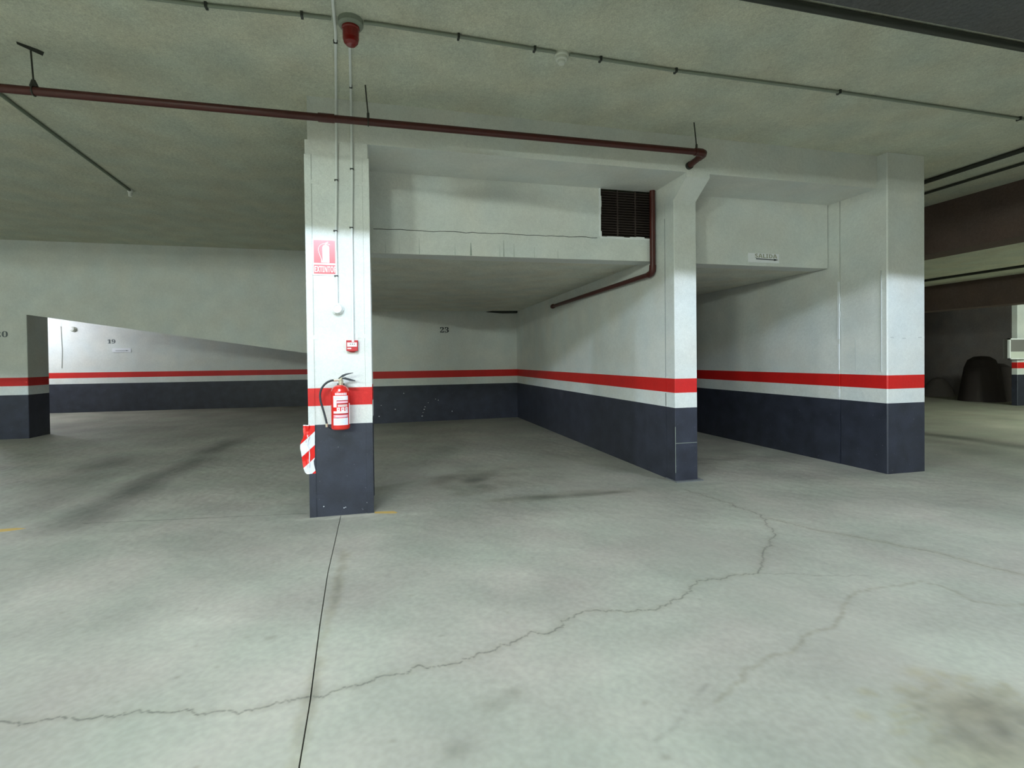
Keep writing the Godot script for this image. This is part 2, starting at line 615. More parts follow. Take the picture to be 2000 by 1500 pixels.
func bare_lamp(x: float, d: float, y: float, power: float, label: String, tone := Color(0.92, 0.985, 0.94)):
	var o := thing("bare_lamp", label, "lamp", V(x, y, d), "bare tube lamps")
	var tb := st_new()
	tube(tb, [V(x - 0.6, y, d), V(x + 0.6, y, d)], 0.013, 12)
	obj("fluorescent_tube", tb, M.tube, o)
	obj("batten", box(x - 0.62, x + 0.62, y + 0.04, y + 0.09, d - 0.03, d + 0.03), M.hood, o)
	for s in [-1, 1]:
		obj("tube_holder", box(x + 0.6 * s - 0.012, x + 0.6 * s + 0.012, y - 0.015, y + 0.04, d - 0.015, d + 0.015), M.plastic_white, o)
		var rod := st_new()
		tube(rod, [V(x + 0.4 * s, y + 0.09, d), V(x + 0.4 * s, 3.0 if x > 9.0 else CEIL, d)], 0.006, 8)
		obj("hanger", rod, M.dark_metal, o)
	tube_lights(o, Vector3(1, 0, 0), V(0, -0.03, -0.0), power, tone, 0.1)


func tube_lights(o: Node3D, e: Vector3, off: Vector3, power: float, tone: Color, soft: float):
	for q in [-0.45, -0.15, 0.15, 0.45]:
		var l := OmniLight3D.new()
		l.name = "tube_light"
		o.add_child(l, true)
		l.position = e * q + off
		l.light_color = tone
		l.light_energy = 2.3 * power
		l.light_size = soft
		l.omni_range = 40.0
		l.omni_attenuation = 2.0
		l.shadow_enabled = true


# ======================= setting =======================
# a wall or column in the painted scheme: black dado, white and red stripes, white above
func banded(o: Node3D, plan: Array, top: float, upper: String, y_from := 0.0):
	var cuts := [[y_from, H_BLACK, black_paint, "black_dado"], [H_BLACK, H_WHITE, paint, "white_stripe"], [H_WHITE, H_RED, red_paint, "red_stripe"], [H_RED, top, paint, upper]]
	for c in cuts:
		var st := st_new()
		prism(st, plan, c[0], c[1])
		obj(c[3], st, c[2], o)


func shell():
	var fo := thing("floor", "grey concrete garage floor with saw cuts, cracks and stains", "floor", Vector3.ZERO, "", "structure")
	obj("sub_base", box(-16, 24, -0.4, -0.03, -8, 21), M.crack, fo)
	var g := 0.0028
	# the saw cut from the column towards the camera, and the one along the bays
	floor_slab([[-16, -8], [-0.25 - g, -8], [-0.282 - g, 1.5], [-0.30 - g, 2.27], [-0.331 - g, 2.925], [-0.356 - g, 3.62], [-0.366 - g, 4.955], [-16, 4.955]], fo)
	floor_slab([[24, -8], [-0.25 + g, -8], [-0.282 + g, 1.5], [-0.30 + g, 2.27], [-0.331 + g, 2.925], [-0.356 + g, 3.62], [-0.366 + g, 4.955], [24, 4.955]], fo)
	floor_slab([[-16, 4.9555], [24, 4.9555], [24, 21], [-16, 21]], fo)
	# worn yellow bay marks
	var y1 := st_new()
	sweep(y1, [V(-0.07, 0.0002, 4.93), V(0.12, 0.0002, 4.875), V(0.135, 0.0002, 4.905), V(0.10, 0.0002, 4.955), V(-0.07, 0.0002, 4.985)], Vector3(0, 0.0012, 0))
	obj("yellow_mark", y1, M.yellow, fo)
	var y2 := st_new()
	sweep(y2, [V(-3.5, 0.0002, 5.25), V(-3.05, 0.0002, 5.29), V(-2.96, 0.0002, 5.33), V(-3.05, 0.0002, 5.37), V(-3.5, 0.0002, 5.36)], Vector3(0, 0.0012, 0))
	obj("yellow_mark", y2, M.yellow, fo)

	var ce := obj("ceiling", box(-16, 24, CEIL, CEIL + 0.3, -8, 21), ceil_paint)
	tag(ce, "rough painted concrete ceiling slab", "ceiling", "", "structure")
	var w := obj("wall_front", box(-16, 24, 0, CEIL, -6.3, -6), M.dark_wall)
	tag(w, "concrete wall behind the viewer", "wall", "", "structure")
	w = obj("wall_left", box(-15.3, -15, 0, CEIL, -6, 18.0), paint)
	tag(w, "white end wall far beyond the ramp", "wall", "", "structure")
	w = obj("wall_far_side", box(19.2, 19.5, 0, CEIL, -6, 18.0), M.dark_wall)
	tag(w, "dark wall at the far end past the pillar", "wall", "", "structure")
	w = obj("wall_far_back", box(7.2, 19.5, 0, CEIL, 17.8, 18.1), M.dark_wall)
	tag(w, "dark back wall past the pillar", "wall", "", "structure")


func columns():
	# the column with the extinguisher
	var c := thing("concrete_column", "square white column with red stripe carrying the extinguisher and the EXTINTOR sign", "column", V(-0.354, 0, 5.3))
	banded(c, rect_plan(-0.626, -0.081, 4.962, 5.645), BEAM + 0.0, "shaft")
	# painted-over steel angles on its corners, in the same bands
	for e in [[-0.631, 1, 4.957, 1], [-0.076, -1, 4.957, 1], [-0.631, 1, 5.65, -1], [-0.076, -1, 5.65, -1]]:
		var x: float = e[0]
		var sx: float = e[1]
		var d: float = e[2]
		var sd: float = e[3]
		var plan := [[x, d], [x + 0.057 * sx, d], [x + 0.057 * sx, d + 0.006 * sd], [x + 0.006 * sx, d + 0.006 * sd], [x + 0.006 * sx, d + 0.057 * sd], [x, d + 0.057 * sd]]
		var n := 0
		for b in [[0.0, H_BLACK, black_paint], [H_BLACK, H_WHITE, paint], [H_WHITE, H_RED, red_paint], [H_RED, 3.25, paint]]:
			var st := st_new()
			prism(st, plan, b[0], b[1])
			obj("corner_angle", st, b[2], c)
	for jx in [-0.5735, -0.1335]:
		crack_line([V(jx, H_RED + 0.01, 4.9615), V(jx, 2.2, 4.9615), V(jx, 3.25, 4.9615)], 0.0016, c, M.conduit, "angle_joint")
		crack_line([V(jx, 0.01, 4.9615), V(jx, H_BLACK, 4.9615)], 0.002, c, M.ink, "angle_joint")
	for t in [[-0.574, 1, 1.60, paint], [-0.133, -1, 1.61, paint], [-0.574, 1, 2.99, paint], [-0.133, -1, 3.0, paint], [-0.574, 1, 0.17, black_paint], [-0.133, -1, 0.19, black_paint]]:
		var x0: float = minf(t[0], t[0] + 0.062 * t[1])
		obj("batten_tab", box(x0, x0 + 0.062, t[2], t[2] + 0.036, 4.9575, 4.966), t[3], c)
	for q in [[-0.515, 0.085, 0.008], [-0.34, 0.06, 0.007], [-0.325, 0.065, 0.006], [-0.135, 0.09, 0.010], [-0.12, 0.075, 0.006]]:
		var st := st_new()
		sweep(st, [V(q[0], q[1], 4.9625), V(q[0] + q[2], q[1] + 0.004, 4.9625), V(q[0] + q[2] * 0.7, q[1] + q[2] * 1.6, 4.9625), V(q[0] - 0.003, q[1] + q[2], 4.9625)], V(0, 0, -0.0015))
		obj("paint_chip", st, M.plaster_white, c)

	# left column under the ramp side
	c = thing("concrete_column", "banded column at the left under the ramp's side, black stencilled number on it", "column", V(-6.8, 0, 12.2))
	banded(c, rect_plan(-7.2, -6.507, 11.872, 12.53), 2.47, "shaft")

	# corner pillar on the right
	c = thing("concrete_column", "wide corner pillar with red stripe at the right end of the second bay", "column", V(6.04, 0, 5.2))
	banded(c, rect_plan(5.757, 6.326, 4.831, 5.48, 0.012), CEIL - 0.002, "shaft")
	for q in [[5.80, 1.60], [5.98, 1.59], [6.22, 1.60]]:
		obj("paint_chip", box(q[0], q[0] + 0.05, q[1], q[1] + 0.010, 4.8295, 4.832), M.joint, c)

	# slim post that ends the dividing wall
	c = thing("concrete_post", "slim banded post at the end of the wall between the two bays", "post", V(3.34, 0, 5.3))
	banded(c, rect_plan(3.203, 3.485, 5.215, 5.40, 0.004), 3.16, "shaft", 0.012)
	var hs := st_new()
	sweep(hs, [V(3.203, 3.16, 5.40), V(3.203, 3.16, 5.215), V(3.203, 3.335, 4.957), V(3.203, BEAM, 4.957), V(3.203, BEAM, 5.40)], V(0.282, 0, 0))
	obj("haunch", hs, paint, c)
	obj("base_plate", box(3.19, 3.53, 0.0, 0.012, 5.17, 5.40), M.steel, c)
	var wl := st_new()
	prism(wl, [[3.2015, 5.213], [3.207, 5.213], [3.207, 5.2155], [3.2015, 5.2155]], 0.1, 0.62)
	bx(wl, 3.206, 3.48, 0.430, 0.436, 5.2135, 5.2155)
	obj("worn_edge", wl, M.conduit, c)

	# far column at the right edge with a hose cabinet
	c = thing("concrete_column", "distant pale column at the right edge of the garage behind the hose cabinet", "column", V(16.9, 0, 10.5))
	banded(c, rect_plan(16.55, 17.3, 10.2, 10.34), CEIL, "shaft")


func crack_line(pts: Array, r: float, parent: Node3D, m: Material, n := "crack"):
	var st := st_new()
	tube(st, pts, r, 5)
	obj(n, st, m, parent)


func bays():
	var rng := RandomNumberGenerator.new()
	rng.seed = 12
	# back wall of the first bay
	var w := thing("wall_back", "back wall of the bay with black stencilled number", "wall", Vector3.ZERO, "", "structure")
	banded(w, [[-1.2, 11.95], [3.25, 12.17], [3.25, 12.4], [-1.2, 12.4]], CEIL, "upper_wall")
	var gp := st_new()
	sweep(gp, [V(2.45, 2.525, 12.06), V(2.85, 2.50, 12.06), V(3.2, 2.51, 12.06), V(3.2, 2.62, 12.06), V(2.85, 2.60, 12.06)], V(0, 0, 0.2))
	obj("dark_gap", gp, M.crack, w)
	for q in [[0.9, 0.12], [0.93, 0.2], [0.97, 0.33], [1.05, 0.42], [1.22, 0.5], [1.28, 0.47], [0.95, 0.27], [-0.05, 0.15], [0.3, 0.3], [1.6, 0.2], [0.0, 0.4], [0.5, 0.65]]:
		var dd: float = 11.95 + 0.22 * (q[0] + 1.2) / 4.45
		obj("paint_chip", box(q[0], q[0] + rng.randf_range(0.012, 0.03), q[1], q[1] + rng.randf_range(0.008, 0.02), dd - 0.002, dd + 0.004), M.plaster_white, w)
	# dividing wall between the bays
	w = thing("wall_divider", "dividing wall between the two bays, behind the slim post", "wall", Vector3.ZERO, "", "structure")
	banded(w, [[3.205, 5.403], [3.483, 5.403], [3.483, 12.2], [3.205, 12.2]], BEAM, "upper_wall")
	crack_line([V(3.2045, 1.17, 5.409), V(3.2045, 2.2, 5.409), V(3.2045, 3.0, 5.409)], 0.0028, w, M.ink_soft, "joint")
	crack_line([V(3.2045, 0.84, 5.409), V(3.2045, 0.99, 5.409)], 0.004, w, M.crack, "joint")
	# right wall of the second bay, in line with the pillar's face
	w = thing("wall_right", "right wall of the second bay running back from the corner pillar", "wall", Vector3.ZERO, "", "structure")
	banded(w, [[5.75, 5.483], [6.1, 5.483], [6.1, 12.4], [5.75, 12.4]], BEAM, "upper_wall")
	var ms := st_new()
	var yy := 0.86
	while yy < 2.25:
		var hh := rng.randf_range(0.05, 0.2)
		if not (yy > 1.42 and yy < 1.6) and not (yy + hh > H_WHITE and yy < H_RED):
			bx(ms, 5.744, 5.752, yy, yy + hh, 5.475 + rng.randf_range(-0.006, 0.004), 5.50 + rng.randf_range(-0.005, 0.006))
		yy += hh
	obj("mortar_seam", ms, M.plaster_white, w)
	crack_line([V(5.7495, 1.20, 5.25), V(5.7495, 1.60, 5.25)], 0.002, w, M.joint, "joint")
	crack_line([V(5.7525, 1.2, 4.905), V(5.7525, 2.4, 4.905)], 0.006, w, M.joint, "joint")
	w = thing("wall_back_right", "back wall of the second bay", "wall", Vector3.ZERO, "", "structure")
	banded(w, [[3.4, 12.1], [5.9, 12.1], [5.9, 12.4], [3.4, 12.4]], 2.7, "upper_wall")

	# wall hanging above the first bay, with the hole at its right end
	w = thing("wall_above_bay", "white wall hanging above the bay numbered 23, cracked and streaked along its lower edge", "wall", Vector3.ZERO, "", "structure")
	var vx0 := 2.505
	obj("upper_wall", box(-0.6, vx0, 2.775, BEAM, 5.65, 5.9), paint, w)
	var lowb := st_new()
	sweep(lowb, [V(-0.6, 2.525, 5.647), V(3.205, 2.553, 5.647), V(3.205, 2.812, 5.647), V(-0.6, 2.775, 5.647)], V(0, 0, 0.253))
	obj("edge_beam", lowb, paint, w)
	var cp := []
	var x := -0.05
	while x < 2.52:
		cp.append(V(x, 2.776 + 0.0095 * (x + 0.6) + rng.randf_range(-0.006, 0.006), 5.6475))
		x += 0.07
	crack_line(cp, 0.0035, w, M.crack)
	for q in [[0.07, 0.12, 0.006, 0], [0.21, 0.14, 0.006, 0], [0.42, 0.17, 0.006, 1], [0.80, 0.13, 0.012, 0], [0.97, 0.14, 0.022, 1], [1.30, 0.14, 0.010, 0], [1.345, 0.18, 0.010, 1], [1.46, 0.14, 0.016, 0], [1.70, 0.12, 0.008, 0], [1.98, 0.11, 0.010, 0]]:
		var yb: float = 2.529 + 0.0074 * (q[0] + 0.6)
		var s := st_new()
		sweep(s, [V(q[0], yb, 5.6465), V(q[0] + q[2], yb, 5.6465), V(q[0] + q[2] * 0.6, yb + q[1], 5.6465), V(q[0] + q[2] * 0.3, yb + q[1], 5.6465)], V(0, 0, -0.0008))
		obj("drip_stain", s, M.drip if q[3] else M.drip_pale, w)
	# ragged rim of the hole
	var rim := st_new()
	x = vx0
	while x < 3.2:
		var s := rng.randf_range(0.04, 0.09)
		bx(rim, x, x + s, 2.80 + rng.randf_range(-0.005, 0.005), 2.825 + rng.randf_range(-0.004, 0.012), 5.64, 5.66)
		x += s
	var y := 2.82
	while y < 3.36:
		var s := rng.randf_range(0.04, 0.09)
		bx(rim, 2.495 + rng.randf_range(-0.006, 0.004), 2.515 + rng.randf_range(0.0, 0.01), y, y + s, 5.642, 5.66)
		y += s
	obj("ragged_rim", rim, M.plaster_white, w)

	# dark metal grille standing back in that hole
	var g := thing("vent_grille", "square dark brown vent grille in the corner above the bay, beside the red riser pipe", "vent", V(2.86, 2.81, 5.7))
	obj("backing", box(2.50, 3.21, 2.80, BEAM, 5.74, 5.76), M.vent, g)
	var ys := 2.835
	while ys < 3.365:
		var sl := st_new()
		sweep(sl, [V(2.51, ys, 5.672), V(2.51, ys + 0.004, 5.670), V(2.51, ys + 0.022, 5.705), V(2.51, ys + 0.018, 5.708)], V(0.69, 0, 0))
		obj("slat", sl, M.vent, g)
		ys += 0.0305
	for xs in [2.74, 2.97]:
		obj("mullion", box(xs, xs + 0.012, 2.81, BEAM, 5.676, 5.70), M.vent, g)

	# soffit slab over the first bay
	var so := st_new()
	sweep(so, [V(-0.62, 2.53, 5.66), V(-0.62, 2.49, 11.95), V(-0.62, 2.70, 11.95), V(-0.62, 2.70, 5.66)], V(3.82, 0.06, 0))
	var s1 := obj("ceiling_bay", so, M.soffit)
	tag(s1, "low sloping soffit over the bay numbered 23", "soffit", "", "structure")
	# second bay: wall above and soffit
	w = obj("wall_above_bay", box(3.484, 5.74, 2.549, BEAM, 5.65, 5.9), paint)
	tag(w, "white wall hanging above the second bay with a small arrow label on it", "wall", "", "structure")
	s1 = obj("ceiling_bay", box(3.484, 5.74, 2.55, 2.72, 5.9, 12.1), M.soffit)
	tag(s1, "low soffit over the second bay, right of the slim post", "soffit", "", "structure")
	# void behind the upper walls
	# wall seen below the ramp
	w = thing("wall_back_left", "distant white wall below the ramp, numbered 19, with a small label", "wall", Vector3.ZERO, "", "structure")
	banded(w, [[-15, 18.0], [0.5, 17.5], [0.5, 18.3], [-15, 18.3]], CEIL, "upper_wall")
	crack_line([V(-8.93, 1.3, 17.79), V(-8.91, 1.8, 17.79), V(-8.93, 2.5, 17.79)], 0.007, w, M.joint, "joint")


func beams():
	var b := obj("concrete_beam", box(-0.601, 6.45, BEAM, CEIL + 0.004, 4.957, 5.66), paint)
	tag(b, "long white concrete beam across the tops of the column, the post and the corner pillar", "beam")
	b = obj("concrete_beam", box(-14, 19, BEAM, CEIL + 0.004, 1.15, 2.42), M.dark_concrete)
	tag(b, "dark concrete beam crossing the ceiling at the picture's upper right corner", "beam")
	b = obj("side_beam", box(8.5, 9.0, 3.0, CEIL + 0.004, 2.5, 17.8), M.dark_brown)
	tag(b, "deep dark brown beam running back past the corner pillar", "beam")
	b = obj("ceiling_low", box(9.0, 19.2, 3.0, 3.2, 2.5, 17.8), ceil_paint)
	tag(b, "lower ceiling slab beyond the dark brown beam", "ceiling", "", "structure")
	b = obj("concrete_beam", box(12.5, 13.0, 2.42, 3.0, 2.5, 17.8), M.dark_brown)
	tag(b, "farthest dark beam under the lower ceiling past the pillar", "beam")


func ramp():
	var r := thing("ramp", "pale concrete side of the ramp sloping down to the right behind the extinguisher column", "ramp", V(-6, 2, 12))
	var st := st_new()
	sweep(st, [V(-14.9, 3.66, 11.87), V(-14.9, CEIL, 11.87), V(-1.15, CEIL, 11.87), V(-1.15, 1.525, 11.87)], V(0, 0, 0.2))
	obj("side_wall", st, paint, r)
	var dk := st_new()
	sweep(dk, [V(-14.9, 3.80, 12.07), V(-1.15, 1.66, 12.07), V(-1.15, 1.9, 12.07), V(-14.9, 4.04, 12.07)], V(0, 0, 0.02))
	obj("edge_strip", dk, paint, r)
	# little bulkhead lamp body, switched off, on the wall below
	var bl := st_new()
	lathe(bl, [[0.0, 0.10], [0.05, 0.09], [0.075, 0.05], [0.08, 0.0], [0.0, 0.0]], V(-8.62, 2.42, 17.80), V(0, 0, -1), 16)
	var o := obj("wall_fitting", bl, M.plastic_cream)
	tag(o, "small round pale fitting high on the distant wall numbered 19", "fitting")


# ======================= services =======================
func pipes():
	var p := thing("sprinkler_pipe", "long dark red pipe hung below the ceiling in front of the beam", "pipe", V(0, 3.45, 4.65))
	var st := st_new()
	var yl := func(x): return 3.436 + 0.0055 * (x + 2.65)
	tube(st, [V(-9, yl.call(-9), 4.65), V(-2.6, yl.call(-2.6), 4.65), V(3.15, yl.call(3.15), 4.65)], 0.031, 16)
	obj("pipe_run", st, M.pipe, p)
	st = st_new()
	tube(st, [V(-0.475, yl.call(-0.46), 4.65), V(-0.46, yl.call(-0.46), 4.65), V(-0.36, yl.call(-0.36), 4.65), V(-0.345, yl.call(-0.36), 4.65)], 0.037, 16)
	obj("coupling", st, M.pipe, p)
	st = st_new()
	tube(st, [V(3.10, 3.468, 4.65), V(3.175, 3.467, 4.65), V(3.205, 3.466, 4.662), V(3.22, 3.464, 4.69), V(3.222, 3.462, 4.76)], 0.038, 16)
	obj("elbow", st, M.pipe, p)
	st = st_new()
	tube(st, [V(3.222, 3.462, 4.72), V(3.229, 3.445, 4.96)], 0.031, 16)
	obj("return_pipe", st, M.pipe, p)
	st = st_new()
	tube(st, [V(3.229, 3.446, 4.925), V(3.229, 3.445, 4.957)], 0.040, 16)
	obj("wall_collar", st, M.dark_metal, p)
	for h in [[-2.47, 1], [-0.07, 0], [3.12, 0]]:
		var hx: float = h[0]
		var py: float = yl.call(hx)
		st = st_new()
		tube(st, [V(hx - 0.02, CEIL, 4.66), V(hx, py + 0.06, 4.65)], 0.006, 8)
		obj("hanger_rod", st, M.dark_metal, p)
		st = st_new()
		for k in 14:
			pass
		var ring := []
		for k in 17:
			var an := TAU * k / 16.0
			ring.append(V(hx, py + 0.034 * cos(an), 4.65 + 0.034 * sin(an)))
		tube(st, ring, 0.005, 6)
		tube(st, [V(hx, py + 0.03, 4.65), V(hx, py + 0.075, 4.65)], 0.011, 8)
		if h[1]:
			tube(st, [V(hx - 0.015, py + 0.033, 4.65), V(hx, py + 0.08, 4.65)], 0.014, 8)
			tube(st, [V(hx + 0.02, py + 0.033, 4.65), V(hx, py + 0.08, 4.65)], 0.012, 8)
		obj("clamp", st, M.dark_metal, p)
		if h[1]:
			st = st_new()
			sweep(st, [V(hx - 0.075, CEIL, 4.60), V(hx + 0.02, CEIL, 4.68), V(hx + 0.01, CEIL - 0.03, 4.68), V(hx - 0.07, CEIL - 0.02, 4.60)], V(0.02, 0, 0.03))
			obj("ceiling_bracket", st, M.dark_metal, p)

	p = thing("riser_pipe", "dark red pipe dropping beside the vent and running back along the dividing wall", "pipe", V(3.155, 2.4, 5.6))
	st = st_new()
	tube(st, [V(3.158, BEAM, 5.60), V(3.155, 2.47, 5.60)], 0.033, 16)
	obj("riser", st, M.pipe, p)
	st = st_new()
	tube(st, [V(3.155, 2.50, 5.60), V(3.155, 2.44, 5.605), V(3.155, 2.41, 5.63), V(3.155, 2.40, 5.69)], 0.040, 16)
	obj("elbow", st, M.pipe, p)
	st = st_new()
	tube(st, [V(3.155, 2.40, 5.65), V(3.155, 2.385, 9.28)], 0.031, 16)
	obj("branch", st, M.pipe, p)
	st = st_new()
	tube(st, [V(3.155, 2.385, 9.26), V(3.155, 2.385, 9.33)], 0.042, 16)
	obj("end_cap", st, M.pipe, p)
	for d in [6.6, 8.2]:
		st = st_new()
		tube(st, [V(3.155, 2.392, d), V(3.2035, 2.392, d)], 0.008, 8)
		obj("wall_clip", st, M.dark_metal, p)

	for q in [[7.19, 3.735, 0.028, "thicker dark pipe fixed along the ceiling right of the corner pillar"], [7.72, 3.742, 0.018, "thin dark pipe along the ceiling between the thicker one and the dark brown beam"]]:
		st = st_new()
		tube(st, [V(q[0], q[1], 2.5), V(q[0], q[1], 17)], q[2], 10)
		tag(obj("ceiling_pipe", st, M.dark_metal), q[3], "pipe")
	st = st_new()
	tube(st, [V(-13, 3.735, 2.92), V(18, 3.735, 2.92)], 0.028, 12)
	tag(obj("ceiling_pipe", st, M.dark_metal), "dark pipe crossing the ceiling at the upper right corner along the dark beam", "pipe")
	st = st_new()
	tube(st, [V(11.3, 2.975, 2.6), V(11.3, 2.975, 17)], 0.025, 10)
	tag(obj("ceiling_pipe", st, M.dark_metal), "distant pipe on the lower ceiling past the pillar", "pipe")


func conduits():
	# along the ceiling
	var c := thing("conduit", "thin grey cable conduit crossing the whole ceiling with small dark clips", "conduit", V(0, CEIL, 3.8))
	var st := st_new()
	var path := [[-9, 3.90], [-3, 3.88], [-1.075, 3.835], [-0.48, 3.79], [0.028, 3.775], [0.585, 3.785], [1.167, 3.806], [1.71, 3.817], [2.38, 3.83], [4.0, 3.81], [6.23, 3.83], [8.4, 3.84]]
	# three lengths, broken by the beacon's base and the detector
	for seg in [[-9.0, -0.292], [-0.245, -0.252], [-0.076, 1.337], [1.453, 8.4]]:
		if seg[0] > seg[1]:
			continue
		st = st_new()
		var pts := [V(seg[0], CEIL - 0.016, conduit_d(path, seg[0]))]
		for q in path:
			if q[0] > seg[0] + 0.02 and q[0] < seg[1] - 0.02:
				pts.append(V(q[0], CEIL - 0.016, q[1]))
		pts.append(V(seg[1], CEIL - 0.016, conduit_d(path, seg[1])))
		tube(st, pts, 0.0125, 10)
		obj("conduit_run", st, M.conduit, c)
	for k in [2, 3, 5, 6, 7, 8, 9, 10]:
		st = st_new()
		var q = path[k]
		bx(st, q[0] - 0.008, q[0] + 0.008, CEIL - 0.034, CEIL - 0.001, q[1] - 0.022, q[1] + 0.022)
		obj("clip", st, M.clip, c)
	# down to the white sounder
	c = thing("conduit", "thin conduit running from the ceiling down the column to the white round sounder", "conduit", V(-0.36, CEIL, 4.957))
	var a := [V(-0.262, CEIL - 0.012, 3.0), V(-0.267, CEIL - 0.012, 3.6), V(-0.275, CEIL - 0.012, 3.93), V(-0.335, CEIL - 0.012, 4.73), V(-0.350, CEIL - 0.014, 4.93), V(-0.352, CEIL - 0.03, 4.945), V(-0.357, 3.04, 4.946), V(-0.371, 2.49, 4.946), V(-0.368, 1.92, 4.946)]
	st = st_new()
	tube(st, a, 0.0105, 10)
	obj("conduit_run", st, M.conduit_white, c)
	for q in [[-0.372, 2.575], [-0.3705, 2.17], [-0.357, 3.03]]:
		obj("clip", box(q[0] - 0.019, q[0] + 0.014, q[1] - 0.005, q[1] + 0.005, 4.933, 4.962), M.clip, c)
	obj("clip", box(-0.30, -0.27, CEIL - 0.026, CEIL, 4.05, 4.06), M.clip, c)
	# down to the call point
	c = thing("conduit", "thin conduit running from the red beacon down the column to the red call point", "conduit", V(-0.23, CEIL, 4.957))
	a = [V(-0.178, CEIL - 0.012, 3.89), V(-0.187, CEIL - 0.012, 4.09), V(-0.216, CEIL - 0.012, 4.79), V(-0.222, CEIL - 0.014, 4.93), V(-0.223, CEIL - 0.03, 4.945), V(-0.223, 3.05, 4.946), V(-0.2325, 2.59, 4.946), V(-0.236, 1.575, 4.946)]
	st = st_new()
	tube(st, a, 0.0105, 10)
	obj("conduit_run", st, M.conduit_white, c)
	for q in [[-0.2365, 2.61], [-0.224, 3.14], [-0.224, 3.57]]:
		obj("clip", box(q[0] - 0.016, q[0] + 0.016, q[1] - 0.005, q[1] + 0.005, 4.933, 4.9575), M.clip, c)
	for d in [4.05, 4.68]:
		obj("clip", box(-0.222 + (4.68 - d) * 0.04, -0.198 + (4.68 - d) * 0.04, CEIL - 0.026, CEIL, d, d + 0.012), M.clip, c)
	# left ceiling conduit with its pale end
	c = thing("conduit", "short conduit on the ceiling at the left ending in a small pale holder", "conduit", V(-3.2, CEIL, 6.6))
	st = st_new()
	tube(st, [V(-3.15, CEIL - 0.014, 5.3), V(-3.17, CEIL - 0.014, 5.7), V(-3.26, CEIL - 0.014, 8.2)], 0.016, 10)
	obj("conduit_run", st, M.dark_green, c)
	st = st_new()
	lathe(st, [[0.0, 0.0], [0.022, 0.0], [0.024, 0.05], [0.032, 0.06], [0.032, 0.09], [0.0, 0.09]], V(-3.262, CEIL - 0.09, 8.16), Vector3.UP, 14)
	obj("end_holder", st, M.plastic_white, c)
	# red beacon
	var b := thing("alarm_beacon", "red domed fire alarm beacon on a pale ceiling base", "alarm", V(-0.17, CEIL, 3.80))
	st = st_new()
	lathe(st, [[0.0, 0.0], [0.085, 0.0], [0.085, -0.035], [0.075, -0.05], [0.0, -0.05]], V(-0.165, CEIL, 3.80), Vector3.UP, 24)
	obj("base", st, M.conduit, b)
	st = st_new()
	lathe(st, [[0.0, -0.05], [0.060, -0.05], [0.061, -0.062], [0.056, -0.07], [0.055, -0.13], [0.048, -0.155], [0.032, -0.172], [0.0, -0.178]], V(-0.165, CEIL, 3.80), Vector3.UP, 24)
	obj("lens", st, M.red_lens, b)
	# smoke detector
	b = thing("smoke_detector", "round white smoke detector on the ceiling conduit", "detector", V(1.40, CEIL, 3.84))
	st = st_new()
	lathe(st, [[0.0, 0.0], [0.055, 0.0], [0.055, -0.02], [0.05, -0.028], [0.0, -0.028]], V(1.395, CEIL, 3.84), Vector3.UP, 24)
	obj("base", st, M.plastic_cream, b)
	st = st_new()
	lathe(st, [[0.0, -0.028], [0.046, -0.028], [0.046, -0.05], [0.038, -0.058], [0.030, -0.058], [0.030, -0.075], [0.022, -0.084], [0.0, -0.086]], V(1.395, CEIL, 3.84), Vector3.UP, 24)
	obj("head", st, M.plastic_cream, b)


func conduit_d(path: Array, x: float) -> float:
	for k in path.size() - 1:
		if x <= path[k + 1][0]:
			return lerpf(path[k][1], path[k + 1][1], (x - path[k][0]) / (path[k + 1][0] - path[k][0]))
	return path[-1][1]


